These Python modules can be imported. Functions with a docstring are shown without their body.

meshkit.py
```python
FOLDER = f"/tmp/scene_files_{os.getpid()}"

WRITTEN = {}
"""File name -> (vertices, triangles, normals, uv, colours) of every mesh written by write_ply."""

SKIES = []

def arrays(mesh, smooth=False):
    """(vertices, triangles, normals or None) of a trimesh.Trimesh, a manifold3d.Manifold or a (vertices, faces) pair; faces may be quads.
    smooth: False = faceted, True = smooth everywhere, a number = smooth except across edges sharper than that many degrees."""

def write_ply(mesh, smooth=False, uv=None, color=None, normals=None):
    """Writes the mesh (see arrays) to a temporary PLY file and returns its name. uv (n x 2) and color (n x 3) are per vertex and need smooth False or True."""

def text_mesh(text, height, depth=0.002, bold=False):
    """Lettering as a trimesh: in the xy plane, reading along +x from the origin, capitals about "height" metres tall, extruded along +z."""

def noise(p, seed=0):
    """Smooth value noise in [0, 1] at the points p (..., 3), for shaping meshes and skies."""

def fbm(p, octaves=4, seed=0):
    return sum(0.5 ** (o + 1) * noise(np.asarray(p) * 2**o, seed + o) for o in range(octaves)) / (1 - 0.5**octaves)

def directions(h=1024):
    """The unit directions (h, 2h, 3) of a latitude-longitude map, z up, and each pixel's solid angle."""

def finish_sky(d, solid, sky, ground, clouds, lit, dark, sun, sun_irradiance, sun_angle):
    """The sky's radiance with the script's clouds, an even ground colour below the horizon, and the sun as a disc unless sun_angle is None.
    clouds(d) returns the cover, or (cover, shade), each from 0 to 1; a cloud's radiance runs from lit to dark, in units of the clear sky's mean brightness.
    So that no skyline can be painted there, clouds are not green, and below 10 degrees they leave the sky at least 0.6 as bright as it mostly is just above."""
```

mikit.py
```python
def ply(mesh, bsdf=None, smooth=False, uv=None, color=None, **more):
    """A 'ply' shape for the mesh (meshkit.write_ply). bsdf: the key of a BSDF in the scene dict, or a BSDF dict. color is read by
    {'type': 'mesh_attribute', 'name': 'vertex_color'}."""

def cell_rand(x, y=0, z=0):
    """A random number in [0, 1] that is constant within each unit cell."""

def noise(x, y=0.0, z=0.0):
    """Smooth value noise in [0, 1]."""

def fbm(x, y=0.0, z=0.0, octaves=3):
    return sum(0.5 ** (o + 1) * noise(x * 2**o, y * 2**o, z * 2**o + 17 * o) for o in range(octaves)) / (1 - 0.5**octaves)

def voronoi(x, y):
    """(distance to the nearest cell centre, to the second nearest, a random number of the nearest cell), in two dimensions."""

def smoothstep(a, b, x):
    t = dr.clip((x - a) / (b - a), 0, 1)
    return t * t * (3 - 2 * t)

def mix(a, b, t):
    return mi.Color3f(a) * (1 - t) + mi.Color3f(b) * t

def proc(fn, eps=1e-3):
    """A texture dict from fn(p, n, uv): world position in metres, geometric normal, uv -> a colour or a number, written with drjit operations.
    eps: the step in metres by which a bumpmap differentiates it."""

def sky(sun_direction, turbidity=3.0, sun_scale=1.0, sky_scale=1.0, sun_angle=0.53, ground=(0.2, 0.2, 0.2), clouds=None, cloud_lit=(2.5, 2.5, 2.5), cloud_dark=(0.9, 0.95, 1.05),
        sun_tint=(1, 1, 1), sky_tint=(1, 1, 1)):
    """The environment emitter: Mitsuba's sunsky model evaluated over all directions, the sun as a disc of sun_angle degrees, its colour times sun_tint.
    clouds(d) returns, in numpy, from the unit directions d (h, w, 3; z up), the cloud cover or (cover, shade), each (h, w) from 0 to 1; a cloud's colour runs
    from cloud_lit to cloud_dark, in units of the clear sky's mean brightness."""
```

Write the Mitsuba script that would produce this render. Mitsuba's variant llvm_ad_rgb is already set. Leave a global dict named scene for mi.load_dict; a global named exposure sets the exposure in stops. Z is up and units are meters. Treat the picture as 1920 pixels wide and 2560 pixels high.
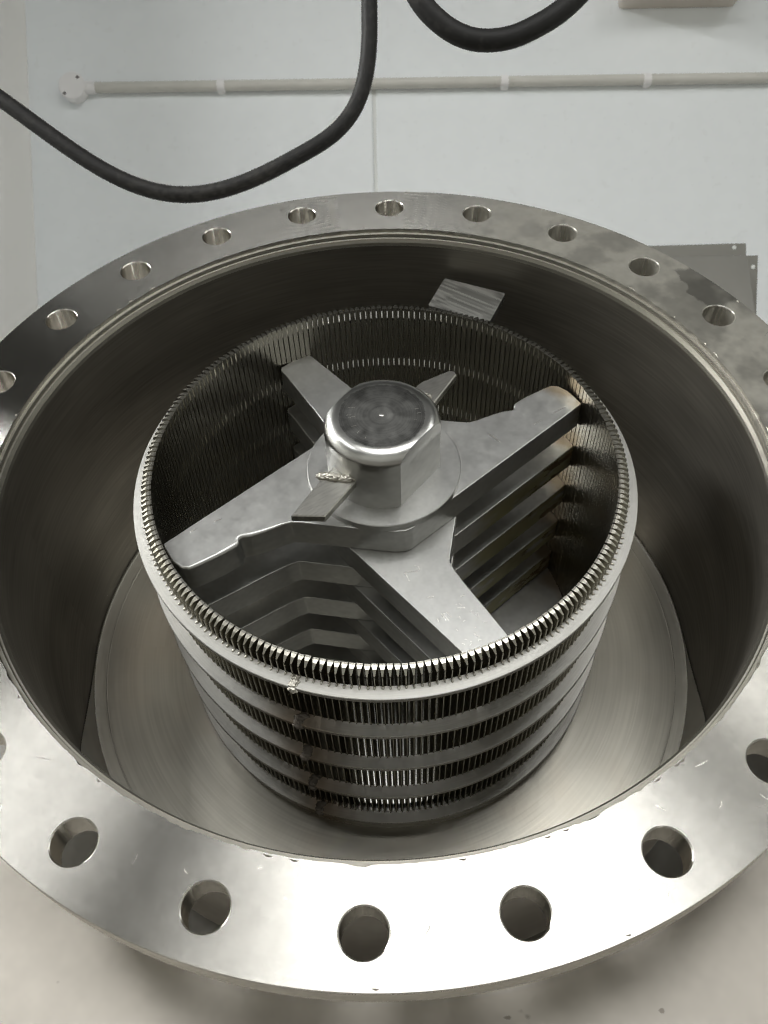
import math
import numpy as np
import trimesh
import drjit as dr
import mitsuba as mi
import mikit
import meshkit
import manifold3d as m3
from shapely.geometry import Polygon

T = mi.ScalarTransform4f
rng = np.random.default_rng(7)
scene, labels = {}, {}

# ------------------------------------------------------------------ camera, lamps, exposure
EYE = np.array([0.0, 0.0, 1.50])
PITCH, ROLL = math.radians(3.4), -0.020
FOV = 2 * math.degrees(math.atan(960 / 2207.7))
FW = np.array([0, math.cos(PITCH), -math.sin(PITCH)])
_r, _u = np.array([1.0, 0, 0]), np.array([0, math.sin(PITCH), math.cos(PITCH)])
RIGHT = _r * math.cos(ROLL) + _u * math.sin(ROLL)
UP = -_r * math.sin(ROLL) + _u * math.cos(ROLL)
scene['camera'] = {'type': 'thinlens', 'aperture_radius': 0.00095, 'focus_distance': 0.68, 'fov': FOV, 'fov_axis': 'x', 'near_clip': 0.01, 'far_clip': 60.0,
                   'to_world': T().look_at(origin=EYE.tolist(), target=(EYE + FW).tolist(), up=UP.tolist())}
exposure = 0.53
CEIL = 3.60
LAMP_RGB = (1.0, 1.0, 0.975)
LAMPS = [  # key, centre x, centre y, size x, size y, radiance
    ('ceiling_lamp', 0.235, -1.07, 1.29, 1.36, 5.5),
    ('ceiling_lamp_001', -0.60, -1.10, 0.10, 1.30, 5.0),
    ('ceiling_lamp_002', -2.45, 0.75, 0.60, 1.30, 38.0),
    ('ceiling_lamp_003', -1.50, -0.80, 0.40, 1.00, 6.0),
    ('ceiling_lamp_004', 1.55, -0.20, 0.45, 1.10, 7.0),
]

# ------------------------------------------------------------------ frames: the machine tilts towards the viewer
S = 0.40          # metres per flange radius; machine-local coordinates are in flange radii, z along its axis
C_L = np.array([0.0, -1.2317805597814924, 1.394134763729916])
B_L = np.array([[0.9989358629182832, -0.03704494302580625, -0.0274738779920026],
                [0.04610491653443482, 0.7863747743442622, 0.6160268264827135],
                [0.0012159140830975146, 0.6166379703450195, -0.7872459177929837]])
B_W = np.array([RIGHT, UP, FW])
R_LW = B_W.T @ B_L
M_LW = np.eye(4)
M_LW[:3, :3] = S * R_LW
M_LW[:3, 3] = EYE - S * R_LW @ C_L
TL = T(M_LW)
CX = 0.0065       # the basket and the rotor sit a hair to the right of the flange centre


LOC_ROWS = (R_LW.T / S).tolist()
AXIS = R_LW[:, 2].tolist()


def loc(p):
    """world point -> machine-local point (drjit)"""
    q = p - mi.Point3f(*M_LW[:3, 3].tolist())
    A = LOC_ROWS
    return [A[i][0] * q.x + A[i][1] * q.y + A[i][2] * q.z for i in range(3)]


# ------------------------------------------------------------------ helpers
def numbered(name):
    if name not in used:
        used[name] = 0
        return name
    used[name] += 1
    return f'{name}_{used[name]:03d}'


used = {}


def put(key, mesh, bsdf, smooth=False, uv=None, local=True, **more):
    d = mikit.ply(mesh, bsdf, smooth=smooth, uv=uv)
    if local:
        d['to_world'] = TL
    d.update(more)
    key = numbered(key)
    scene[key] = d
    return key


def tag(key, label=None, category=None, group=None, kind=None):
    d = {}
    for k, v in (('label', label), ('category', category), ('group', group), ('kind', kind)):
        if v:
            d[k] = v
    labels[key] = d


def cat(*meshes):
    """concatenate (V, F) or (V, F, UV) tuples"""
    vs, fs, uvs, n = [], [], [], 0
    for m in meshes:
        vs.append(np.asarray(m[0], float))
        fs.append(np.asarray(m[1], int) + n)
        n += len(m[0])
        if len(m) > 2:
            uvs.append(np.asarray(m[2], float))
    v, f = np.vstack(vs), np.vstack(fs)
    return (v, f, np.vstack(uvs)) if uvs else (v, f)


def grid_faces(a, b):
    i, j = np.meshgrid(np.arange(a - 1), np.arange(b - 1), indexing='ij')
    q = np.stack([i * b + j, (i + 1) * b + j, (i + 1) * b + j + 1, i * b + j + 1], -1).reshape(-1, 4)
    return np.vstack([q[:, [0, 1, 2]], q[:, [0, 2, 3]]])


def lathe(profile, n=256, cx=CX, vr=1.0, a0=0.0, a1=2 * math.pi):
    """profile: list of runs, each a list of (r, z); runs are separate smooth surfaces. Normal is to the left of travel seen with r right, z up... uv = (along profile, angle)"""
    out = []
    th = np.linspace(a0, a1, n + 1)
    for run in profile:
        run = np.asarray(run, float)
        d = np.r_[0, np.cumsum(np.linalg.norm(np.diff(run, axis=0), axis=1))]
        R, A = np.meshgrid(run[:, 0], th, indexing='ij')
        Z = np.meshgrid(run[:, 1], th, indexing='ij')[0]
        V = np.stack([cx + R * np.cos(A), R * np.sin(A), Z], -1).reshape(-1, 3)
        UV = np.stack([np.meshgrid(d, th, indexing='ij')[0], A * vr], -1).reshape(-1, 2)
        out.append((V, grid_faces(len(run), n + 1), UV))
    return cat(*out)


def box(x0, x1, y0, y1, z0, z1, b=0.0):
    """box, edges bevelled by b"""
    if b <= 0:
        m = trimesh.creation.box(extents=(x1 - x0, y1 - y0, z1 - z0))
    else:
        pts = []
        for sx in (0, 1):
            for sy in (0, 1):
                for sz in (0, 1):
                    p = np.array([(x0, x1)[sx], (y0, y1)[sy], (z0, z1)[sz]], float)
                    s = np.array([1 - 2 * sx, 1 - 2 * sy, 1 - 2 * sz]) * b
                    for k in range(3):
                        q = p + s
                        q[k] = p[k]
                        pts.append(q)
        m = trimesh.convex.convex_hull(np.array(pts))
        return np.array(m.vertices), np.array(m.faces)
    m.apply_translation([(x0 + x1) / 2, (y0 + y1) / 2, (z0 + z1) / 2])
    return np.array(m.vertices), np.array(m.faces)


def tube(path, radius, n=16, caps=True, rad_noise=0.0, seed=0):
    p = np.asarray(path, float)
    t = np.gradient(p, axis=0)
    t /= np.linalg.norm(t, axis=1, keepdims=True)
    a = np.cross(t[0], [0, 0, 1] if abs(t[0][2]) < 0.9 else [1, 0, 0])
    fr = []
    for k in range(len(p)):
        a = a - t[k] * (a @ t[k])
        a /= np.linalg.norm(a)
        fr.append((a, np.cross(t[k], a)))
    th = np.linspace(0, 2 * np.pi, n, endpoint=False)
    r = np.broadcast_to(radius, (len(p),)).astype(float)
    V = np.array([p[k] + r[k] * (np.cos(th)[:, None] * fr[k][0] + np.sin(th)[:, None] * fr[k][1]) for k in range(len(p))])
    if rad_noise:
        c = p[:, None]
        nz = meshkit.fbm(V / (np.mean(r) * 1.1), 3, seed) - 0.5
        V = c + (V - c) * (1 + rad_noise * 2 * nz[..., None])
    V = V.reshape(-1, 3)
    i, j = np.meshgrid(np.arange(len(p) - 1), np.arange(n), indexing='ij')
    q = np.stack([i * n + j, i * n + (j + 1) % n, (i + 1) * n + (j + 1) % n, (i + 1) * n + j], -1).reshape(-1, 4)
    F = np.vstack([q[:, [0, 1, 2]], q[:, [0, 2, 3]]])
    if caps:
        V = np.vstack([V, p[:1], p[-1:]])
        k = np.arange(n)
        e = (len(p) - 1) * n
        F = np.vstack([F, np.stack([(k + 1) % n, k, k * 0 + len(V) - 2], 1), np.stack([e + k, e + (k + 1) % n, k * 0 + len(V) - 1], 1)])
    return V, F


def spline(pts, n):
    from scipy.interpolate import CubicSpline
    p = np.asarray(pts, float)
    d = np.r_[0, np.cumsum(np.linalg.norm(np.diff(p, axis=0), axis=1))]
    return CubicSpline(d, p)(np.linspace(0, d[-1], n))


def from_manifold(m):
    k = m.to_mesh()
    return np.array(k.vert_properties[:, :3]), np.array(k.tri_verts)


def at(px, py, Y):
    """a point of the room that the photograph shows at this pixel (1920x2560), on the upright plane y = Y"""
    d = FW + (px - 960) / 2207.7 * RIGHT - (py - 1280) / 2207.7 * UP
    return EYE + d * (Y - EYE[1]) / d[1]


# ------------------------------------------------------------------ materials
def bs(key, d):
    scene[key] = {'type': 'twosided', 'bsdf': d} if d['type'] not in ('twosided', 'bumpmap_raw') else d


def fine(L, k):
    return mikit.fbm(L[0] * k, L[1] * k, L[2] * k, 3)


def polar(L, cx=0.0):
    x, y = L[0] - cx, L[1]
    return dr.sqrt(x * x + y * y), dr.atan2(y, x)


def flange_rgb(p, n, uv):
    L = loc(p)
    r, a = polar(L)
    g = 0.60 + 0.16 * (fine(L, 9.0) - 0.5) + 0.10 * (fine(L, 60.0) - 0.5)
    grain = mikit.noise(r * 420.0, a * 14.0, 3.0) - 0.5
    g = g + 0.05 * grain
    return mi.Color3f(g * 1.02, g * 0.995, g * 0.93)


def flange_dust(p, n, uv):
    """dry pale film left on the far right arc, torn off along an outline near the rim"""
    L = loc(p)
    r, a = polar(L)
    w = 0.10 * (mikit.fbm(L[0] * 7, L[1] * 7, 1.0, 3) - 0.5) + 0.03 * (mikit.fbm(L[0] * 40, L[1] * 40, 5.0, 3) - 0.5)
    arc = mikit.smoothstep(-0.95, -0.55, a + w * 2) * mikit.smoothstep(1.42, 1.05, a + w * 2)
    bare = mikit.smoothstep(0.945, 0.955, r + w) * mikit.smoothstep(0.50, 0.52, a + w) * mikit.smoothstep(0.66, 0.64, a + w)
    k = 0.6 + 0.4 * mikit.smoothstep(0.30, 0.62, mikit.fbm(L[0] * 14, L[1] * 14, 2.0, 4))
    return dr.clip(arc * (1 - 0.55 * bare) * k * 0.75 , 0, 0.85)


def dust_rgb(p, n, uv):
    L = loc(p)
    g = 0.85 + 0.3 * fine(L, 55.0)
    return mi.Color3f(0.30 * g, 0.29 * g, 0.255 * g)


scene['dusty_flange_steel'] = {'type': 'blendbsdf', 'weight': mikit.proc(flange_dust),
    'a': {'type': 'twosided', 'bsdf': {'type': 'roughconductor', 'material': 'none', 'alpha_u': 0.32, 'alpha_v': 0.034, 'distribution': 'beckmann', 'specular_reflectance': mikit.proc(flange_rgb)}},
    'b': {'type': 'twosided', 'bsdf': {'type': 'principled', 'base_color': mikit.proc(dust_rgb), 'roughness': 0.55, 'specular': 0.4, 'metallic': 0.35}}}


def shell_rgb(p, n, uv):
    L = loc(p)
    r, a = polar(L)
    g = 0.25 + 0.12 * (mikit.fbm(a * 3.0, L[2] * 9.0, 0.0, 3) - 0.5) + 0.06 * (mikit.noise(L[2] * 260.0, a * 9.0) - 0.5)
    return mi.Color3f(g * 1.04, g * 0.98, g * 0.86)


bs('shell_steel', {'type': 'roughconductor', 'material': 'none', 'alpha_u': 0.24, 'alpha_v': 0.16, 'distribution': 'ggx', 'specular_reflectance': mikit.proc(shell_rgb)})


bs('lip_steel', {'type': 'roughconductor', 'material': 'none', 'alpha_u': 0.26, 'alpha_v': 0.12, 'distribution': 'ggx', 'specular_reflectance': {'type': 'rgb', 'value': (0.35, 0.335, 0.29)}})


def floor_rgb(p, n, uv):
    L = loc(p)
    r, a = polar(L)
    g = 0.33 + 0.09 * (fine(L, 8.0) - 0.5) + 0.05 * (mikit.noise(r * 300.0, a * 5.0) - 0.5) + 0.05 * (mikit.fbm(r * 40.0, a * 2.0, 7.0, 2) - 0.5)
    t = mikit.smoothstep(0.45, 0.7, mikit.fbm(L[0] * 5, L[1] * 5, 3.3, 3)) * 0.35
    return mikit.mix(mi.Color3f(g * 1.02, g * 0.98, g * 0.86), mi.Color3f(g * 1.04, g * 0.88, g * 0.70), t)


bs('pan_steel', {'type': 'roughconductor', 'material': 'none', 'alpha_u': 0.14, 'alpha_v': 0.08, 'distribution': 'ggx', 'specular_reflectance': mikit.proc(floor_rgb)})
bs('bar_steel', {'type': 'roughconductor', 'material': 'none', 'alpha': 0.07, 'distribution': 'ggx', 'specular_reflectance': {'type': 'rgb', 'value': (0.41, 0.395, 0.345)}})


bs('foot_sheet_steel', {'type': 'principled', 'base_color': mikit.proc(floor_rgb), 'metallic': 0.8, 'roughness': 0.55})  # floor tones, rougher, for the paler sheet at the shell foot


def ring_rgb(p, n, uv):
    L = loc(p)
    r, a = polar(L, CX)
    g = 0.47 + 0.07 * (fine(L, 18.0) - 0.5) + 0.08 * (mikit.noise(r * 700.0, a * 16.0, L[2] * 300.0) - 0.5)
    d = (a + 1.925 + 0.05 * (mikit.fbm(L[0] * 30, L[1] * 30, L[2] * 30, 2) - 0.5)) / 0.14
    burn = dr.exp(-d * d) * mikit.smoothstep(-0.09, -0.12, L[2])
    return mikit.mix(mi.Color3f(g, g * 0.985, g * 0.93), mi.Color3f(0.20, 0.15, 0.10), burn * 0.85)


bs('ring_steel', {'type': 'roughconductor', 'material': 'none', 'alpha_u': 0.34, 'alpha_v': 0.20, 'distribution': 'ggx', 'specular_reflectance': mikit.proc(ring_rgb)})


def blade_rgb(p, n, uv):
    L = loc(p)
    g = 0.44 + 0.035 * (fine(L, 10.0) - 0.5) + 0.10 * (fine(L, 90.0) - 0.5)
    base = mi.Color3f(g, g * 1.0, g * 0.97)
    # residue on the sides of the arms that reach to the right, and a brown tip: matter with ragged edges
    x, y = L[0] - CX, L[1]
    al = x * math.cos(math.radians(39)) + y * math.sin(math.radians(39))
    nz = mikit.fbm(L[0] * 16, L[1] * 16, L[2] * 26, 4)
    side = 1 - mikit.smoothstep(0.3, 0.7, dr.abs(n.x * AXIS[0] + n.y * AXIS[1] + n.z * AXIS[2]))
    right = mikit.smoothstep(0.10, 0.22, al + 0.25 * (nz - 0.5)) * side * mikit.smoothstep(-0.12, -0.2, L[2] + 0.1 * (nz - 0.5)) * mikit.smoothstep(0.22, 0.42, nz)
    tip = mikit.smoothstep(0.41, 0.46, al + 0.10 * (nz - 0.5)) * mikit.smoothstep(0.35, 0.55, nz + 0.1)
    rust = right * mikit.smoothstep(0.52, 0.62, mikit.fbm(L[0] * 22 + 3, L[1] * 22, L[2] * 40, 3)) * mikit.smoothstep(0.25, 0.38, al)
    c = mikit.mix(base, mi.Color3f(0.38, 0.355, 0.18), right * 0.9)
    c = mikit.mix(c, mi.Color3f(0.24, 0.17, 0.09), tip * 0.7)
    return mikit.mix(c, mi.Color3f(0.13, 0.065, 0.03), rust * 0.8)


def blade_rough(p, n, uv):
    return 0.39 + 0.10 * (fine(loc(p), 60.0) - 0.5)


bs('blade_steel', {'type': 'principled', 'base_color': mikit.proc(blade_rgb), 'metallic': 0.92, 'roughness': mikit.proc(blade_rough), 'specular': 0.5})


def nut_rgb(p, n, uv):
    L = loc(p)
    r, a = polar(L, CX)
    ring = mikit.noise(r * 520.0, 0.0, 2.0) - 0.5 + 0.5 * (mikit.noise(r * 1600.0, a * 1.5, 5.0) - 0.5)
    top = mikit.smoothstep(0.120, 0.125, L[2]) * mikit.smoothstep(0.0875, 0.0845, r + 0.007 * (fine(L, 130.0) - 0.5))
    edge = mikit.smoothstep(0.055, 0.080, r + 0.02 * (fine(L, 60.0) - 0.5))
    pip = mikit.smoothstep(0.024, 0.021, r)
    mott = fine(L, 70.0) - 0.5
    gt = 0.36 + 0.07 * ring - 0.12 * edge + 0.34 * mott + 0.10 * pip
    gs = 0.55 + 0.10 * mott
    g = gs + (gt - gs) * top
    return mi.Color3f(g, g, g * 0.965)


def nut_rough(p, n, uv):
    L = loc(p)
    r, a = polar(L, CX)
    top = mikit.smoothstep(0.120, 0.125, L[2]) * mikit.smoothstep(0.0875, 0.0845, r)
    return 0.27 + 0.03 * top + 0.20 * mikit.smoothstep(0.100, 0.088, L[2]) + 0.12 * (fine(L, 40.0) - 0.5)


bs('nut_steel', {'type': 'principled', 'base_color': mikit.proc(nut_rgb), 'metallic': 1.0, 'roughness': mikit.proc(nut_rough)})


def wing_rgb(p, n, uv):
    L = loc(p)
    g = 0.44 + 0.12 * (mikit.noise(L[0] * 60 + L[1] * 40, L[1] * 300 - L[0] * 200, L[2] * 40) - 0.5) + 0.08 * (fine(L, 24.0) - 0.5)
    return mi.Color3f(g, g * 0.98, g * 0.91)


bs('wing_steel', {'type': 'principled', 'base_color': mikit.proc(wing_rgb), 'metallic': 1.0, 'roughness': 0.34})
bs('weld_steel', {'type': 'principled', 'base_color': {'type': 'rgb', 'value': (0.46, 0.44, 0.39)}, 'metallic': 1.0, 'roughness': 0.42})
bs('burnt_weld', {'type': 'principled', 'base_color': {'type': 'rgb', 'value': (0.12, 0.105, 0.09)}, 'metallic': 0.7, 'roughness': 0.45})
bs('bright_scratch', {'type': 'principled', 'base_color': {'type': 'rgb', 'value': (0.80, 0.78, 0.74)}, 'metallic': 1.0, 'roughness': 0.30})


def lug_rgb(p, n, uv):
    L = loc(p)
    sw = mikit.noise(L[0] * 30 + 20 * mikit.noise(L[0] * 9, L[1] * 9), L[1] * 120 + L[0] * 90, 0.0)
    g = 0.36 + 0.36 * (sw - 0.4)
    return mi.Color3f(g, g, g * 0.95)


bs('lug_steel', {'type': 'principled', 'base_color': mikit.proc(lug_rgb), 'metallic': 1.0, 'roughness': 0.42})


def table_rgb(p, n, uv):
    L = loc(p)
    g = 0.44 + 0.07 * (fine(L, 4.0) - 0.5) + 0.07 * (fine(L, 26.0) - 0.5)
    spot = mikit.smoothstep(0.82, 0.86, mikit.fbm(L[0] * 24 + 4, L[1] * 24, 6.0, 3))
    c = mi.Color3f(g * 1.03, g * 0.96, g * 0.86)
    return mikit.mix(c, mi.Color3f(0.12, 0.10, 0.08), spot * 0.6)


bs('table_steel', {'type': 'principled', 'base_color': mikit.proc(table_rgb), 'metallic': 0.3, 'roughness': 0.5})


def wall_rgb(p, n, uv):
    g = 0.83 + 0.03 * (mikit.fbm(p.x * 3, p.z * 3, p.y * 3, 3) - 0.5) + 0.03 * (mikit.fbm(p.x * 45, p.z * 45, p.y * 45, 3) - 0.5)
    mark = mikit.smoothstep(0.80, 0.85, mikit.fbm(p.x * 60, p.z * 60, 3.0, 2)) * 0.06
    return mikit.mix(mi.Color3f(g * 0.955, g * 0.99, g * 1.01), mi.Color3f(0.4, 0.4, 0.38), mark)


bs('wall_paint', {'type': 'principled', 'base_color': mikit.proc(wall_rgb), 'roughness': 0.45, 'specular': 0.35})
bs('joint_sealant', {'type': 'diffuse', 'reflectance': {'type': 'rgb', 'value': (0.70, 0.72, 0.70)}})
bs('trim_plastic', {'type': 'principled', 'base_color': {'type': 'rgb', 'value': (0.78, 0.775, 0.755)}, 'roughness': 0.35, 'specular': 0.4})
bs('box_plastic', {'type': 'principled', 'base_color': {'type': 'rgb', 'value': (0.80, 0.79, 0.79)}, 'roughness': 0.40, 'specular': 0.4})


def pipe_rgb(p, n, uv):
    g = 1 + 0.16 * (mikit.fbm(p.x * 25, p.z * 60, p.y * 60, 3) - 0.5)
    sp = mikit.smoothstep(0.80, 0.86, mikit.fbm(p.x * 110, p.z * 110, p.y * 110, 2)) * 0.4
    return mikit.mix(mi.Color3f(0.57 * g, 0.56 * g, 0.52 * g), mi.Color3f(0.25, 0.23, 0.19), sp)


bs('pipe_plastic', {'type': 'principled', 'base_color': mikit.proc(pipe_rgb), 'roughness': 0.45, 'specular': 0.4})
bs('dark_screw', {'type': 'principled', 'base_color': {'type': 'rgb', 'value': (0.16, 0.15, 0.15)}, 'metallic': 0.5, 'roughness': 0.5})


def hose_rgb(p, n, uv):
    d = mikit.smoothstep(0.45, 0.75, 0.6 * mikit.fbm(p.x * 160, p.z * 160, p.y * 160, 3) + 0.4 * mikit.fbm(p.x * 9, p.z * 9, p.y * 9, 2))
    return mikit.mix(mi.Color3f(0.011, 0.0107, 0.0105), mi.Color3f(0.036, 0.034, 0.031), d * 0.75)


bs('hose_rubber', {'type': 'principled', 'base_color': mikit.proc(hose_rgb), 'roughness': 0.60, 'specular': 0.35})


def cabinet_rgb(p, n, uv):
    g = 1 + 0.10 * (mikit.fbm(p.x * 9, p.z * 9, p.y * 9, 3) - 0.5)
    return mi.Color3f(0.225 * g, 0.22 * g, 0.20 * g)


bs('cabinet_steel', {'type': 'principled', 'base_color': mikit.proc(cabinet_rgb), 'metallic': 0.35, 'roughness': 0.5})
bs('galvanised', {'type': 'principled', 'base_color': {'type': 'rgb', 'value': (0.62, 0.57, 0.51)}, 'metallic': 0.6, 'roughness': 0.38})
bs('ceiling_paint', {'type': 'diffuse', 'reflectance': {'type': 'rgb', 'value': (0.10, 0.10, 0.10)}})
bs('room_paint', {'type': 'diffuse', 'reflectance': {'type': 'rgb', 'value': (0.62, 0.62, 0.59)}})
bs('floor_screed', {'type': 'diffuse', 'reflectance': {'type': 'rgb', 'value': (0.20, 0.19, 0.175)}})
bs('lamp_metal', {'type': 'principled', 'base_color': {'type': 'rgb', 'value': (0.75, 0.75, 0.75)}, 'roughness': 0.4})

# ------------------------------------------------------------------ the room
WALL_Y, LEFT_X, RIGHT_X, REAR_Y, ROOM_X = 2.24, -0.985, 2.2, -3.2, -3.2
seam = at(939, 420, WALL_Y)[0]
left_edge = at(75, 300, WALL_Y)[0]
gap = 0.0045
for x0, x1 in ((LEFT_X - 0.02, seam - gap), (seam + gap, RIGHT_X + 0.02)):
    put('back_wall__panel', box(x0, x1, WALL_Y, WALL_Y + 0.06, -0.02, CEIL + 0.02, 0.002), 'wall_paint', local=False)
put('back_wall__joint_strip', box(seam - gap - 0.001, seam + gap + 0.001, WALL_Y + 0.0025, WALL_Y + 0.05, 0, CEIL), 'joint_sealant', local=False)
# coved corner trim between the back wall and the left wall
tw, td = left_edge - LEFT_X, 0.055
arc = np.array([[LEFT_X + tw * (1 - math.cos(t)) * 1.0, WALL_Y - td * (1 - math.sin(t))] for t in np.linspace(0, math.pi / 2, 9)])
prof = np.vstack([arc, [[left_edge, WALL_Y + 0.001], [LEFT_X - 0.001, WALL_Y + 0.001], [LEFT_X - 0.001, WALL_Y - td]]])
prof[:9, 1] -= 0.004
m = trimesh.creation.extrude_polygon(Polygon(prof).buffer(0), CEIL, engine='earcut')
put('back_wall__corner_trim', (np.array(m.vertices), np.array(m.faces)), 'trim_plastic', smooth=35, local=False)
tag('back_wall', 'white wall of flush panels behind the machine', None, None, 'structure')
put('side_wall', box(LEFT_X - 0.30, LEFT_X, WALL_Y - 0.55, WALL_Y + 0.04, 0, CEIL), 'wall_paint', local=False)
tag('side_wall', 'white wall returning on the left past the coved corner trim', kind='structure')
put('far_side_wall', box(ROOM_X - 0.06, ROOM_X, REAR_Y, WALL_Y, 0, CEIL), 'room_paint', local=False)
tag('far_side_wall', kind='structure')
put('far_side_wall', box(RIGHT_X, RIGHT_X + 0.06, REAR_Y, WALL_Y, 0, CEIL), 'room_paint', local=False)
tag('far_side_wall_001', kind='structure')
put('rear_wall', box(ROOM_X - 0.06, RIGHT_X + 0.06, REAR_Y - 0.06, REAR_Y, 0, CEIL), 'room_paint', local=False)
tag('rear_wall', kind='structure')
put('floor', box(ROOM_X - 0.06, RIGHT_X + 0.06, REAR_Y - 0.06, WALL_Y + 0.06, -0.08, -0.03), 'floor_screed', local=False)
tag('floor', kind='structure')
put('ceiling', box(ROOM_X - 0.06, RIGHT_X + 0.06, REAR_Y - 0.06, WALL_Y + 0.06, CEIL + 0.03, CEIL + 0.09), 'ceiling_paint', local=False)
tag('ceiling', kind='structure')
for key, x, y, sx, sy, power in LAMPS:
    put(key + '__housing', box(x - sx / 2 - 0.02, x + sx / 2 + 0.02, y - sy / 2 - 0.02, y + sy / 2 + 0.02, CEIL - 0.028, CEIL + 0.028, 0.004), 'lamp_metal', local=False)
    v = np.array([[x - sx / 2, y - sy / 2, 0], [x + sx / 2, y - sy / 2, 0], [x + sx / 2, y + sy / 2, 0], [x - sx / 2, y + sy / 2, 0]]) + [0, 0, CEIL - 0.032]
    d = mikit.ply((v, np.array([[0, 2, 1], [0, 3, 2]])), 'lamp_metal')
    d['emitter'] = {'type': 'area', 'radiance': {'type': 'rgb', 'value': [power * c for c in LAMP_RGB]}}
    scene[key + '__diffuser'] = d
tag('ceiling_lamp', 'wide square ceiling light above and just behind the viewer', 'ceiling light', 'ceiling lights behind the viewer')
tag('ceiling_lamp_001', 'narrow strip light on the ceiling beside the square one', 'ceiling light', 'ceiling lights behind the viewer')
tag('ceiling_lamp_003', 'dim short ceiling light on the left, level with the viewer', 'ceiling light', 'ceiling lights behind the viewer')
tag('ceiling_lamp_004', 'long ceiling light off to the right of the machine', 'ceiling light', 'ceiling lights behind the viewer')
tag('ceiling_lamp_002', 'brightest long ceiling light, off to the left of the machine', 'ceiling light', 'ceiling lights behind the viewer')

# ------------------------------------------------------------------ conduit, round box, clips
pa, pb = at(214, 219.5, WALL_Y - 0.014), at(2010, 193.0, WALL_Y - 0.014)
put('conduit', tube(np.linspace(pa, pb, 24), 0.0125, 20), 'pipe_plastic', smooth=40, local=False)
tag('conduit', 'cream plastic conduit running level along the white wall', 'conduit')
dirp = (pb - pa) / np.linalg.norm(pb - pa)
for px in (553, 1261, 1617):
    c = at(px, 219.5 + (px - 214) * (193.0 - 219.5) / (2010 - 214), WALL_Y - 0.014)
    a = tube(np.array([c - dirp * 0.009, c + dirp * 0.009]), 0.0147, 20)
    b = box(c[0] - 0.009, c[0] + 0.009, WALL_Y - 0.012, WALL_Y, c[2] - 0.0155, c[2] + 0.0155, 0.001)
    put('conduit__clip', cat(a, b), 'box_plastic', smooth=30, local=False)
jb = at(179.5, 213.5, WALL_Y - 0.034)


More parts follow.
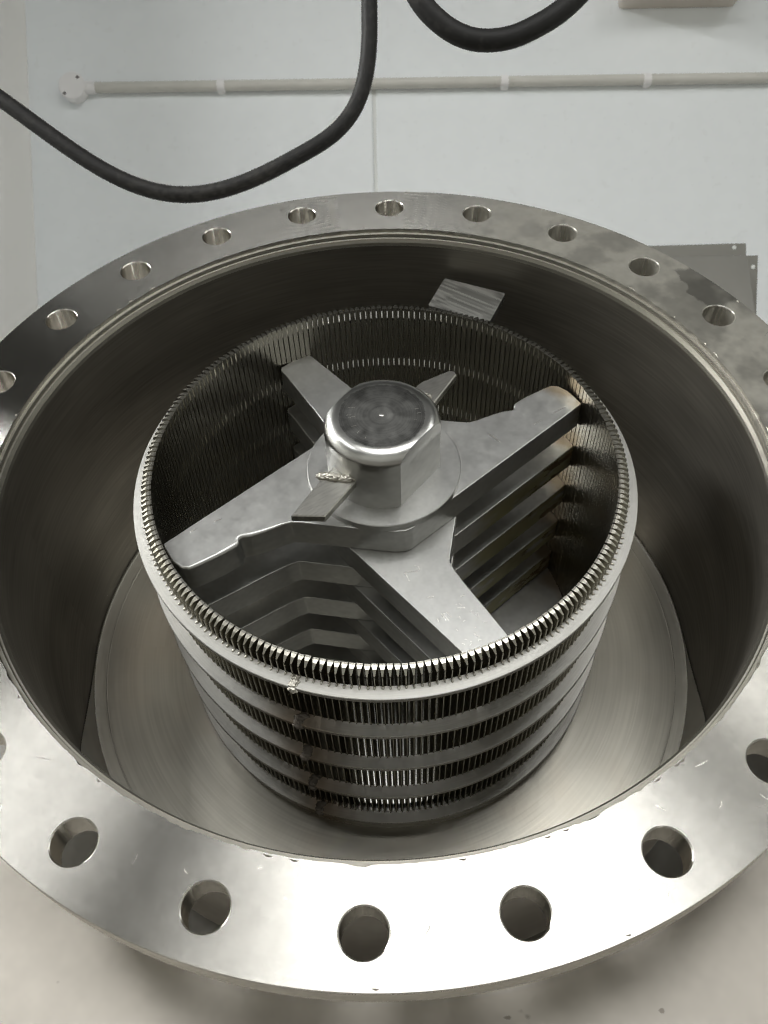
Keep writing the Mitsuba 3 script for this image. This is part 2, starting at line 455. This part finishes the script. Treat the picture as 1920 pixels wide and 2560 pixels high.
def disc_y(c, r, y0, y1, n=48, b=0.0015):
    prof = [(0, y0), (r - b, y0), (r, y0 + b), (r, y1)]
    V, F, _ = lathe([prof[:2], prof[1:3], prof[2:]], n, 0.0)
    return np.stack([V[:, 0] + c[0], V[:, 2], V[:, 1] + c[2]], 1), F


put('junction_box__body', disc_y(jb, 0.0305, WALL_Y - 0.031, WALL_Y + 0.001), 'box_plastic', smooth=30, local=False)
put('junction_box__lid', disc_y(jb, 0.0325, WALL_Y - 0.036, WALL_Y - 0.0315), 'box_plastic', smooth=30, local=False)
for dx, dy in ((0.0150, 0.0185), (-0.0180, -0.0190)):
    put('junction_box__screw', disc_y(jb + [dx, 0, dy], 0.0042, WALL_Y - 0.0366, WALL_Y - 0.035, 16, 0.0004), 'dark_screw', smooth=30, local=False)
sp = at(206, 219.6, WALL_Y - 0.016)
put('junction_box__spout', tube(np.array([sp, sp + dirp * 0.032]), 0.0150, 24), 'box_plastic', smooth=40, local=False)
tag('junction_box', 'round white plastic junction box at the left end of the conduit', 'junction box')

# ------------------------------------------------------------------ hoses
h1 = [(1597, -700), (1597, -300), (1595, 0), (1594, 200), (1577, 335), (1535, 460), (1460, 560), (1300, 668), (1100, 770), (815, 841), (675, 827), (530, 777), (350, 675), (165, 545), (0, 425), (-220, 270), (-520, 30), (-800, -300), (-940, -700)]
pts = np.array([at(x / 1.728, y / 1.728, 1.36) for x, y in h1])
put('hose', tube(spline(pts, 150), 0.0121, 20), 'hose_rubber', smooth=True, local=False)
tag('hose', 'long black rubber hose hanging in a wide loop in front of the conduit', 'hose')
h2 = [(330, -420), (380, -200), (468, 0), (600, 148), (720, 230), (850, 274), (975, 279), (1125, 250), (1275, 182), (1425, 90), (1530, 0), (1660, -150), (1780, -420)]
pts = np.array([at(880 + x / 2.765, y / 2.765, 1.02) for x, y in h2])
put('hose', tube(spline(pts, 120), 0.0121, 20), 'hose_rubber', smooth=True, local=False)
tag('hose_001', 'short dusty black rubber hose loop dipping in at the top edge', 'hose')

# ------------------------------------------------------------------ steel boxes on the wall and behind the vessel
a, b = at(1551, 13, WALL_Y - 0.02), at(1844, 9, WALL_Y - 0.02)
corner = m3.Manifold.batch_hull([m3.Manifold.cylinder(0.135, 0.010, 0.010, 24).rotate([-90, 0, 0]).translate([x, WALL_Y - 0.137, z]) for x in (a[0] + 0.010, b[0] - 0.010) for z in (a[2] + 0.010, a[2] + 0.26)])
put('wall_box__body', from_manifold(corner), 'galvanised', smooth=30, local=False)
put('wall_box__lid', box(a[0] + 0.012, b[0] - 0.012, WALL_Y - 0.1385, WALL_Y - 0.136, a[2] + 0.016, a[2] + 0.25, 0.0008), 'galvanised', local=False)
tag('wall_box', 'beige metal box on the wall at the top right edge', 'electrical box')

o, s = (1620, 580), 5.53
Yc = 1.90


def plate(px, Y, thick, dy=None):
    P = np.array([at(o[0] + x / s, o[1] + y / s, Y if dy is None else Y + dy[k]) for k, (x, y) in enumerate(px)])
    q = P + np.array([0, thick, 0])
    n = len(P)
    V = np.vstack([P, q])
    F = [[0, k, k + 1] for k in range(1, n - 1)] + [[n, n + k + 1, n + k] for k in range(1, n - 1)]
    for k in range(n):
        j = (k + 1) % n
        F += [[k, n + k, n + j], [k, n + j, j]]
    return V, np.array(F)


put('steel_cabinet__front', plate([(250, 338), (1368, 325), (1560, 1700), (-200, 1700)], Yc, 0.003, [0, 0, -0.10, -0.10]), 'cabinet_steel', local=False)
V, F = plate([(-300, 200), (1355, 155), (1357, 320), (-300, 345)], Yc + 0.05, 0.003)
put('steel_cabinet__top_flange', (V, F), 'cabinet_steel', local=False)
V, F = plate([(1366, 328), (1520, 322), (1480, 1700), (1555, 1700)][:3] + [(1470, 1700)], Yc + 0.04, 0.003)
put('steel_cabinet__side_flange', (V, F), 'cabinet_steel', local=False)
for x, y, dY in ((1453, 483, 0.04), (1193, 215, 0.05)):
    c = at(o[0] + x / s, o[1] + y / s, Yc + dY)
    put('steel_cabinet__rivet', disc_y(c, 0.0045, Yc + dY - 0.0012, Yc + dY + 0.001, 16, 0.0006), 'joint_sealant', smooth=30, local=False)
tag('steel_cabinet', 'grey sheet steel housing with folded flanges behind the flange on the right', 'metal housing')

# ------------------------------------------------------------------ vessel: flange with 24 bolt holes
N, PH, RB, RH, RI = 24, -0.0612, 0.92017, 0.0372, 0.8232
TH = 0.060


def jag(th):
    q = np.stack([np.cos(th) * 40, np.sin(th) * 40, th * 0], -1)
    a = meshkit.fbm(q, 4, 3)
    q2 = np.stack([np.cos(th) * 110, np.sin(th) * 110, th * 0], -1)
    near = 0.35 + 0.65 * (np.sin(th) < 0.2)
    return near * 0.0075 * np.clip(a - 0.52, 0, 1) * 2 + 0.0016 * (meshkit.noise(q2, 9) - 0.4)


NIN, NSD, NOUT, KR = 26, 12, 26, 6
hw = math.pi / N


def flange_sector(k, top=True):
    t0 = PH + k * 2 * math.pi / N
    pts = []
    lin = np.linspace
    r1 = 0.9985 if top else 1.0
    ri = RI if top else 0.83
    for t in lin(-hw, hw, NIN, endpoint=False):
        pts.append((ri + (jag(np.array([t0 + t]))[0] if top else 0), t))
    for r in lin(0, 1, NSD, endpoint=False):
        j = jag(np.array([t0 + hw]))[0] if top else 0
        pts.append((ri + j + (r1 - ri - j) * r, hw))
    for t in lin(hw, -hw, NOUT, endpoint=False):
        pts.append((r1, t))
    for r in lin(1, 0, NSD, endpoint=False):
        j = jag(np.array([t0 - hw]))[0] if top else 0
        pts.append((ri + j + (r1 - ri - j) * r, -hw))
    B = np.array(pts)
    bx = np.stack([B[:, 0] * np.cos(B[:, 1]), B[:, 0] * np.sin(B[:, 1])], 1)
    c = np.array([RB, 0.0])
    d = bx - c
    rh = RH + (0.0022 if top else 0)
    hp = c + d / np.linalg.norm(d, axis=1, keepdims=True) * rh
    fr = np.array([0, 0.12, 0.3, 0.55, 0.8, 1.0])[:KR]
    G = hp[:, None] + (bx - hp)[:, None] * fr[None, :, None]          # (nb, KR, 2)
    G = np.concatenate([G, G[:1]], 0)
    r, t = np.hypot(G[..., 0], G[..., 1]), np.arctan2(G[..., 1], G[..., 0])
    V = np.stack([r * np.cos(t + t0), r * np.sin(t + t0), np.full_like(r, 0 if top else -TH)], -1).reshape(-1, 3)
    UV = np.stack([r, t], -1).reshape(-1, 2)
    F = grid_faces(len(G), KR)
    n = np.cross(V[F[:, 1]] - V[F[:, 0]], V[F[:, 2]] - V[F[:, 0]])[:, 2]
    if (n.mean() > 0) != top:
        F = F[:, ::-1]
    return V, F, UV


def hole_wall(k):
    t0 = PH + k * 2 * math.pi / N
    V, F, UV = lathe([[(RH + 0.0022, 0), (RH, -0.0022)], [(RH, -0.0022), (RH, -TH)]], 48, 0.0)
    V = V + [RB * math.cos(t0), RB * math.sin(t0), 0]
    return V, F, UV


th = np.concatenate([PH + k * 2 * math.pi / N + np.linspace(-hw, hw, NIN, endpoint=False) for k in range(N)])
th = np.r_[th, th[0] + 2 * math.pi]
j = jag(th)
ri = np.stack([RI + j, RI + j, np.full_like(j, 0.8236)], 0)
zi = np.array([0, -0.005, -0.011])[:, None] + 0 * ri
V = np.stack([ri * np.cos(th), ri * np.sin(th), zi], -1).reshape(-1, 3)
inner_edge = (V, grid_faces(3, len(th)), np.stack([-zi, th + 0 * zi], -1).reshape(-1, 2))
outer_edge = lathe([[(0.9985, 0), (1.0, -0.0018)], [(1.0, -0.0018), (1.0, -TH)]], 360, 0.0)
fl = cat(*[flange_sector(k) for k in range(N)], *[flange_sector(k, False) for k in range(N)], *[hole_wall(k) for k in range(N)], inner_edge, outer_edge)
put('vessel__flange', fl[:2], 'dusty_flange_steel', smooth=True, uv=fl[2])
tag('vessel', 'round open steel vessel with a wide drilled bolting flange', 'machine vessel')
lip = lathe([[(0.8236, -0.011), (0.8170, -0.0122)], [(0.8170, -0.0122), (0.8155, -0.0205)], [(0.8155, -0.0205), (0.8180, -0.0215)], [(0.8180, -0.0215), (0.8118, -0.0225)], [(0.8118, -0.0225), (0.8072, -0.0320)], [(0.8072, -0.032), (0.8066, -0.038), (0.8060, -0.041)]], 300, 0.0)
put('vessel__rim_lip', lip[:2], 'lip_steel', smooth=True, uv=lip[2])
FLOOR_Z = -0.735
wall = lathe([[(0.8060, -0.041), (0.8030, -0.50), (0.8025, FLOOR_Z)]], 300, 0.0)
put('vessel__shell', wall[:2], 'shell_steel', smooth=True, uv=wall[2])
neck = lathe([[(0.845, -TH), (0.845, -0.9)]], 200, 0.0)
put('vessel__neck', neck[:2], 'table_steel', smooth=True, uv=neck[2])
pan = lathe([[(0.8025, FLOOR_Z + 0.003), (0.797, FLOOR_Z + 0.0005), (0.770, FLOOR_Z)], [(0.770, FLOOR_Z), (0.768, FLOOR_Z + 0.0009), (0.766, FLOOR_Z)], [(0.766, FLOOR_Z), (0.70, FLOOR_Z), (0.62, FLOOR_Z), (0.53, FLOOR_Z)], [(0.53, FLOOR_Z), (0.05, FLOOR_Z)]], 300, 0.0)
put('vessel__pan', pan[:2], 'pan_steel', smooth=True, uv=pan[2])
az = np.radians(np.linspace(140, 400, 241))
sz = np.minimum(FLOOR_Z + 0.012 + 2.0 * np.minimum(0.80 * np.sin(az) + 0.03, 0) ** 2, -0.12)
rows = np.linspace(0, 1, 14)[:, None]
zz = (FLOOR_Z + 0.006) * (1 - rows) + sz * rows
rr = 0.7995 + 0.002 * (zz - FLOOR_Z) / 0.7
V = np.stack([rr * np.cos(az), rr * np.sin(az), zz], -1).reshape(-1, 3)
put('vessel__foot_sheet', (V, grid_faces(14, 241)), 'foot_sheet_steel', smooth=True, uv=np.stack([zz, az + 0 * zz], -1).reshape(-1, 2))  # thin sheet paler than the shell, top edge rising towards the near side
seat = lathe([[(0.524, FLOOR_Z), (0.524, -0.700)], [(0.524, -0.700), (0.490, -0.700)]], 240)
put('vessel__seat_ring', seat[:2], 'ring_steel', smooth=True, uv=seat[2])
# lug plate welded to the shell
lp = np.array([(0.1985, 0.757), (0.3555, 0.680), (0.30, 0.566), (0.145, 0.645)])
lm = trimesh.creation.extrude_polygon(Polygon(lp).buffer(-0.006).buffer(0.006), 0.022, engine='earcut')
lm.apply_translation([0, 0, -0.142])
put('vessel__lug_plate', (np.array(lm.vertices), np.array(lm.faces)), 'lug_steel', smooth=30)
# burrs on the flange edges: torn slivers of bright metal
bv = []
for a0 in np.r_[np.radians(rng.uniform(-60, 40, 26)), np.radians(rng.uniform(60, 215, 14)), np.radians(rng.uniform(-150, -60, 10))]:
    rr = (RI + 0.004) if rng.random() < 0.65 else 0.994
    ln, hgt = rng.uniform(0.003, 0.010), rng.uniform(0.0012, 0.003)
    q = np.array([[-ln, -0.0015, 0], [ln, -0.001, 0], [0.2 * ln, 0.0022, 0], [rng.uniform(-.4, .4) * ln, 0.0, hgt]])
    ca, sa = math.cos(a0), math.sin(a0)
    tn, rd = np.array([-sa, ca, 0]), np.array([ca, sa, 0])
    bv.append((rr * rd + q[:, :1] * tn + q[:, 1:2] * rd + [0, 0, 1] * q[:, 2:] + [0, 0, 0.0002], np.array([[0, 1, 3], [1, 2, 3], [2, 0, 3], [0, 2, 1]])))
put('vessel__burr', cat(*bv), 'weld_steel')
tag('vessel__burr', kind='stuff')

# scuffs and scratches on the flange face
def stroke(pts, z, w=0.0011, h=0.0004):
    p = np.array(pts, float)
    out = []
    for a, b in zip(p[:-1], p[1:]):
        d = (b - a) / np.linalg.norm(b - a)
        n = np.array([-d[1], d[0]]) * w
        q = np.array([a - d * w * .5 + n, a - d * w * .5 - n, b + d * w * .5 - n, b + d * w * .5 + n])
        V = np.vstack([np.c_[q, np.full(4, z)], np.c_[(q - q.mean(0)) * 0.8 + q.mean(0), np.full(4, z + h)]])
        out.append((V, np.array([[4, 5, 6], [4, 6, 7], [0, 1, 5], [0, 5, 4], [1, 2, 6], [1, 6, 5], [2, 3, 7], [2, 7, 6], [3, 0, 4], [3, 4, 7]])))
    return cat(*out)


sc, dk = [], []
for k in range(34):
    a0, rr = math.radians(rng.uniform(-175, 60)), rng.uniform(0.835, 0.99)
    da = (a0 - PH) % (2 * math.pi / N)
    c = np.array([rr * math.cos(a0), rr * math.sin(a0)])
    if min(np.hypot(*(c - RB * np.array([math.cos(t), math.sin(t)]))) for t in PH + np.arange(N) * 2 * math.pi / N) < 0.055:
        continue
    d = rng.normal(0, 1, 2)
    d = d / np.linalg.norm(d) * rng.uniform(0.002, 0.014)
    m = rng.normal(0, 0.15, 2) * np.linalg.norm(d)
    (dk if k % 4 == 0 else sc).append(stroke([c - d, c + m, c + d], 0.0001, rng.uniform(0.0003, 0.0007), 0.0002))
put('vessel__scratch', cat(*sc), 'wing_steel')
tag('vessel__scratch', kind='stuff')
put('vessel__scuff', cat(*dk), 'dark_screw')
tag('vessel__scuff', kind='stuff')

# the inclined machine top under the flange
tb = trimesh.creation.extrude_polygon(Polygon([(-1.25, -2.3), (1.3, -2.3), (1.3, 0.25), (-1.25, 0.25)]).difference(__import__('shapely.geometry').geometry.Point(0, 0).buffer(0.955, 96)), 0.02, engine='earcut')  # opening cut wide so the bolt holes look past the sheet into the dark
tb.apply_translation([0, 0, -0.27])
put('machine_top__sheet', (np.array(tb.vertices), np.array(tb.faces)), 'table_steel')
lowp = lathe([[(1.6, -0.62), (0.846, -0.62)]], 96, 0.0)  # added dark deck, stands in for the shade seen through the bolt holes
put('machine_top__added_dark_deck', lowp[:2], 'cabinet_steel', smooth=True, uv=lowp[2])
tag('machine_top', 'plain pale steel machine top under the flange, out of focus', 'machine panel')

# ------------------------------------------------------------------ screen basket: bars and rings
NB = 230
pitch = 2 * math.pi / NB
wi, wo = 0.485 * pitch * 0.40, 0.507 * pitch * 0.10
zt, zb = 0.0068, -0.690
ra, rm, rc = 0.4843, 0.4985, 0.5075


def bar_mesh(dz):
    sec = [(ra, wi), (ra + 0.004, wi), (rc - 0.0012, wo), (rc, wo * 0.6)]
    tops = [zt + dz, zt + dz, zt - 0.0075 + dz, zt - 0.010 + dz]
    wm = wi + (wo - wi) * 0.5
    sec.insert(2, (rm - 0.003, wm * 1.03))
    tops.insert(2, zt + dz - 0.0008)
    V, n = [], len(sec)
    for (r, w), z in zip(sec, tops):
        V += [(r, -w, z), (r, w, z)]
    for (r, w) in sec:
        V += [(r, -w, zb), (r, w, zb)]
    F = []
    for k in range(n - 1):
        a_, b_, c_, d_ = 2 * k, 2 * k + 1, 2 * k + 2, 2 * k + 3
        F += [(a_, c_, d_), (a_, d_, b_)]
        e = 2 * n
        F += [(a_ + e, c_, a_), (a_ + e, c_ + e, c_), (b_, d_, b_ + e), (d_, d_ + e, b_ + e)]
    e = 2 * n
    F += [(0, 1, 1 + e), (0, 1 + e, e), (e - 2, 2 * e - 1, e - 1), (e - 2, 2 * e - 2, 2 * e - 1)]
    return np.array(V, float), np.array(F)


bars = [mikit.ply(bar_mesh(dz), 'bar_steel') for dz in (0.0, 0.0009, -0.0009)]
for k in range(NB):
    a = math.degrees(k * pitch) + float(rng.normal(0, 0.035))
    key = numbered('screen_basket__bar')
    scene[key] = {**bars[int(rng.integers(3))], 'to_world': TL @ T().translate([CX, 0, 0]) @ T().rotate([0, 0, 1], a)}
ring_top = [-0.0387, -0.1962, -0.3552, -0.5173, -0.6800]
WELD = math.radians(-110.2)
for zr in ring_top:
    h, r0, r1 = 0.0095, 0.5045, 0.5315
    m = lathe([[(r0, zr), (r1 - 0.0012, zr)], [(r1 - 0.0012, zr), (r1, zr - 0.0012)], [(r1, zr - 0.0012), (r1, zr - h)], [(r1, zr - h), (r0, zr - h)]], 300)
    put('screen_basket__ring', m[:2], 'ring_steel', smooth=True, uv=m[2])
def lump(seed, sx, sy, sz):
    m = trimesh.creation.icosphere(3, 1.0)
    V = np.array(m.vertices)
    V = V * (1 + 0.9 * (meshkit.fbm(V * 1.6 + seed * 7.1, 3, seed) - 0.5))[:, None]
    return V * [sx, sy, sz], np.array(m.faces)


for i, zr in enumerate(ring_top):
    w = WELD - 0.012 * (i > 0)
    parts = []
    for k, (r, dz) in enumerate(((0.511, 0.0), (0.518, 0.0005), (0.525, 0.0), (0.531, -0.003), (0.5315, -0.007))):
        V, F = lump(10 * i + k, 0.0065, 0.0085 if i == 0 else 0.0105, 0.0034)
        V = V + [r, rng.normal(0, 0.0022), zr + dz]
        ca, sa = math.cos(w), math.sin(w)
        parts.append((np.stack([CX + V[:, 0] * ca - V[:, 1] * sa, V[:, 0] * sa + V[:, 1] * ca, V[:, 2]], 1), F))
    put('screen_basket__ring_weld', cat(*parts), 'weld_steel' if i == 0 else 'burnt_weld', smooth=True)
# little weld beads where each bar meets the top ring
bead = trimesh.creation.icosphere(1, 1.0)
bl = []
for k in range(NB):
    a = k * pitch + float(rng.normal(0, 0.0015))
    s3 = np.array([rng.uniform(0.0035, 0.006), rng.uniform(0.002, 0.0032), rng.uniform(0.0018, 0.0038)])
    V = np.array(bead.vertices) * s3
    V[:, 0] += 0.5085 + rng.uniform(-0.001, 0.0015)
    V[:, 2] += ring_top[0] + 0.0008
    ca, sa = math.cos(a), math.sin(a)
    bl.append((np.stack([CX + V[:, 0] * ca - V[:, 1] * sa, V[:, 0] * sa + V[:, 1] * ca, V[:, 2]], 1), np.array(bead.faces)))
put('screen_basket__weld_bead', cat(*bl), 'weld_steel', smooth=True)
tag('screen_basket__weld_bead', kind='stuff')
base = lathe([[(0.4835, -0.687), (0.02, -0.687)]], 200)
put('screen_basket__base_plate', base[:2], 'blade_steel', smooth=True, uv=base[2])
tag('screen_basket', 'cylindrical screen basket of upright wedge bars welded to five hoops', 'screen basket')

# ------------------------------------------------------------------ rotor: nine crossed blades, washer, nut with two wings
half = [(0.462, -0.153), (0.4735, -0.105), (0.4735, -0.072), (0.466, -0.0645), (0.440, -0.0620), (0.37, -0.0505), (0.30, -0.040), (0.252, -0.031), (0.230, -0.0235), (0.215, -0.006), (0.155, 0.067), (0.092, 0.139), (0.075, 0.152), (0.060, 0.156)]
halfA = [(0.458, -0.153), (0.4665, -0.105), (0.4625, -0.078), (0.452, -0.066), (0.435, -0.0610), (0.385, -0.0520), (0.352, -0.0490), (0.342, -0.0520), (0.336, -0.0610), (0.328, -0.0590), (0.315, -0.0500), (0.293, -0.0415), (0.270, -0.0345), (0.252, -0.030), (0.232, -0.0215), (0.215, -0.004), (0.155, 0.067), (0.092, 0.139), (0.075, 0.152), (0.060, 0.156)]


def outline(h, soften):
    h = np.array(h)
    full = np.vstack([h, -h])
    P = Polygon(full).buffer(-soften).buffer(2 * soften).buffer(-soften)
    q = np.array(P.exterior.coords)
    if Polygon(q).exterior.is_ccw is False:
        q = q[::-1]
    L = np.r_[0, np.cumsum(np.linalg.norm(np.diff(q, axis=0), axis=1))]
    n = int(L[-1] / 0.0045)
    t = np.linspace(0, L[-1], n, endpoint=False)
    return np.stack([np.interp(t, L, q[:, 0]), np.interp(t, L, q[:, 1])], 1)


def blade_mesh(h, z1, thick, worn=False, soften=0.004):
    P = outline(h, soften)
    n = len(P)
    tg = np.roll(P, -2, 0) - np.roll(P, 2, 0)
    tg /= np.linalg.norm(tg, axis=1, keepdims=True)
    nin = np.stack([-tg[:, 1], tg[:, 0]], 1)
    b = np.full(n, 0.0022)
    if worn:
        s_ = np.where(P[:, 0] >= 0, 1.0, -1.0)
        x, y = P[:, 0] * s_, P[:, 1] * s_
        lead = ((y > -0.085) & (x > 0.22) & (y < 0.03)).astype(float)
        left = (P[:, 0] < 0).astype(float)
        w = lead * (0.35 + 0.65 * left) * (1 - 0.75 * np.clip((0.33 - x) / 0.1, 0, 1))
        w = np.convolve(np.r_[w[-8:], w, w[:8]], np.ones(17) / 17, 'valid')
        b = b + 0.006 * w
    wob = 0.0006 * (meshkit.noise(np.c_[P * 70, np.full(n, z1 * 50)], 4) - 0.5)
    ang = np.linspace(0, math.pi / 2, 5)
    rings = []
    for a in ang:      # from the top face's edge round to the side
        ins = b * (1 - math.sin(a)) + wob
        rings.append(np.c_[P + nin * ins[:, None], z1 - b * (1 - math.cos(a))])
    rings.append(np.c_[P + nin * (wob + 0.0)[:, None], np.full(n, z1 - thick + 0.002)])
    rings.append(np.c_[P + nin * (wob + 0.002)[:, None], np.full(n, z1 - thick)])
    V = np.vstack(rings)
    F = []
    for k in range(len(rings) - 1):
        i = np.arange(n)
        a_, b_ = k * n + i, k * n + (i + 1) % n
        c_, d_ = a_ + n, b_ + n
        F += [np.stack([a_, c_, d_], 1), np.stack([a_, d_, b_], 1)]
    import mapbox_earcut as me
    for ring, flip in ((rings[0], False), (rings[-1], True)):
        q = np.ascontiguousarray(ring[:, :2])
        t = me.triangulate_float64(q, np.array([n], np.uint32)).reshape(-1, 3).astype(int)
        e1, e2 = q[t[:, 1]] - q[t[:, 0]], q[t[:, 2]] - q[t[:, 0]]
        if ((e1[:, 0] * e2[:, 1] - e1[:, 1] * e2[:, 0]).sum() > 0) == flip:
            t = t[:, ::-1]
        F.append(t + (0 if not flip else (len(rings) - 1) * n))
    return V, np.vstack(F).astype(int)


def turn(m, deg):
    a = math.radians(deg)
    V = np.array(m[0])
    return np.stack([CX + V[:, 0] * math.cos(a) - V[:, 1] * math.sin(a), V[:, 0] * math.sin(a) + V[:, 1] * math.cos(a), V[:, 2]], 1), m[1]


TB = 0.0720
for k in range(9):
    z1 = -0.033 - TB * k
    first = k == 0
    put('rotor__blade', turn(blade_mesh(halfA if first else half, z1, TB - 0.0006, worn=first), 39.0 if k % 2 == 0 else 129.0), 'blade_steel', smooth=28)
tag('rotor__blade', 'topmost blade with worn, notched leading edges')
tag('rotor', 'stack of crossed steel blades on a central shaft inside the basket', 'rotor')
wash = lathe([[(0.05, -0.0165), (0.1615, -0.0165)], [(0.1615, -0.0165), (0.1632, -0.0182)], [(0.1632, -0.0182), (0.1632, -0.0335)]], 160)
put('rotor__washer', wash[:2], 'blade_steel', smooth=True, uv=wash[2])
shoulder = [(0.0860 + 0.032 * math.sin(t), 0.1075 + 0.026 * math.cos(t)) for t in np.linspace(0, math.pi / 2, 10)]
poly = [(0.0, -0.0165)] + [(0.118, -0.0165), (0.118, 0.09)] + [(r, z) for r, z in shoulder[::-1]] + [(0.0, 0.1335)]
nut = m3.Manifold.revolve(m3.CrossSection([poly]), 160)
slab = m3.Manifold.cube([0.6, 0.1945, 1.0], True).rotate([0, 0, 90 - 40])
nut = (nut ^ slab).translate([CX, 0, 0])
put('rotor__nut', from_manifold(nut), 'nut_steel', smooth=24)
dim = trimesh.creation.icosphere(2, 0.0042)
dim.apply_scale([1, 1, 0.35])
dim.apply_translation([CX, 0, 0.1336])
put('rotor__nut__centre_mark', (np.array(dim.vertices), np.array(dim.faces)), 'bright_scratch', smooth=True)
# two flat wings welded to the nut
def wing_mesh(poly, z, thick, b=0.0022):
    P = Polygon(poly)
    cs = lambda d: m3.CrossSection([np.array(P.buffer(-d, join_style=2).exterior.coords)[:-1][::-1] if not P.buffer(-d, join_style=2).exterior.is_ccw else np.array(P.buffer(-d, join_style=2).exterior.coords)[:-1]])
    lay = [m3.Manifold.extrude(cs(d), h).translate([0, 0, z0]) for d, z0, h in ((b, z - thick, 0.0005), (0, z - thick + b, thick - 2 * b), (b, z - 0.0005, 0.0005))]
    return from_manifold(m3.Manifold.batch_hull(lay))


WZ, WT = 0.055, 0.019
put('rotor__nut__wing', wing_mesh([(-0.0425, -0.092), (-0.112, -0.187), (-0.1775, -0.181), (-0.118, -0.089), (-0.06, -0.02), (0.0, -0.03)], WZ, WT), 'wing_steel', smooth=20)
put('rotor__nut__wing', wing_mesh([(0.030, 0.03), (0.078, 0.152), (0.097, 0.172), (0.160, 0.204), (0.171, 0.200), (0.1745, 0.190), (0.110, 0.122), (0.07, 0.03)], WZ, WT), 'wing_steel', smooth=20)
w1 = [(-0.034, -0.083, WZ - 0.012), (-0.040, -0.090, WZ + 0.001), (-0.062, -0.0955, WZ + 0.003), (-0.088, -0.0925, WZ + 0.003), (-0.112, -0.0865, WZ + 0.002), (-0.121, -0.083, WZ - 0.004)]
w2 = [(0.105, 0.118, WZ - 0.010), (0.106, 0.125, WZ + 0.001), (0.096, 0.126, WZ + 0.003), (0.080, 0.128, WZ + 0.003)]
for k, w in enumerate((w1, w2)):
    parts = [lump(50 + 20 * k + i, 0.0105 * q, 0.0088 * q, 0.0068 * q) for i in range(16) for q in ((1.0 if k == 0 else 0.75),)]
    parts = [(V + p + rng.normal(0, 0.0009, 3), F) for (V, F), p in zip(parts, spline(np.array(w), 16))]
    put('rotor__nut__weld', cat(*parts), 'weld_steel', smooth=True)


# scribed marks and scratches on the blades
zA, zB = -0.033, -0.105
put('rotor__blade__scribed_mark', stroke([(0.241, 0.0756), (0.2399, 0.0901), (0.2625, 0.0646)][1:], zA, 0.0014), 'bright_scratch')
put('rotor__blade__scratch', cat(stroke([(0.3888, 0.1432), (0.4206, 0.164)], zA), stroke([(0.3437, 0.1124), (0.3612, 0.1246)], zA, 0.0008), stroke([(-0.3928, -0.1426), (-0.3816, -0.1347)], zA), stroke([(-0.3457, -0.1189), (-0.3325, -0.1123)], zA, 0.0014)), 'bright_scratch')
put('rotor__blade_001__scribed_mark', stroke([(0.0599, -0.2011), (0.0684, -0.2042), (0.0695, -0.2109), (0.0645, -0.2159), (0.0536, -0.2153), (0.0383, -0.2176), (0.0442, -0.2291), (0.0469, -0.2383)], zB, 0.0006), 'bright_scratch')
put('rotor__blade_001__scribed_mark', stroke([(0.1055, -0.3181), (0.1136, -0.3343)], zB, 0.0006), 'bright_scratch')
put('rotor__blade_001__scribed_mark', cat(stroke([(0.1097, -0.3183), (0.1188, -0.3346)], zB, 0.0006), stroke([(0.1161, -0.3162), (0.1246, -0.3277)], zB, 0.0006)), 'bright_scratch')
sc = [stroke([(0.0819, -0.2792), (0.0936, -0.2791)], zB, 0.0008), stroke([(0.1389, -0.3077), (0.1537, -0.3072)], zB, 0.0007), stroke([(0.1477, -0.2808), (0.1542, -0.2791)], zB, 0.0007)]
for k in range(34):
    t, w = rng.uniform(0.30, 0.465), rng.uniform(-0.145, -0.07)
    a = math.radians(-51)
    c = np.array([CX + t * math.cos(a) - w * math.sin(a), t * math.sin(a) + w * math.cos(a)])
    d = rng.normal(0, 1, 2)
    d = d / np.linalg.norm(d) * rng.uniform(0.001, 0.004)
    sc.append(stroke([c - d, c + d], zB, 0.0006))
put('rotor__blade_001__scratch', cat(*sc), 'bright_scratch')
tag('rotor__blade_001__scratch', kind='stuff')
sc = []
for x, y, dx, dy in ((-0.066, 0.026, 0.012, -0.001), (-0.070, 0.004, 0.009, 0.0005), (-0.066, -0.002, 0.013, 0.001), (-0.060, -0.028, 0.010, 0.004), (-0.050, -0.046, 0.005, 0.007), (-0.034, -0.060, 0.003, 0.006), (0.066, 0.012, 0.008, 0.002), (0.070, 0.001, 0.008, 0.001), (0.062, -0.018, 0.006, 0.002)):
    c = np.array([CX + x, y])
    sc.append(stroke([c, c + [dx, dy]], 0.1336, 0.0005, 0.0002))
put('rotor__nut__scratch', cat(*sc), 'bright_scratch')
tag('rotor__nut__scratch', kind='stuff')
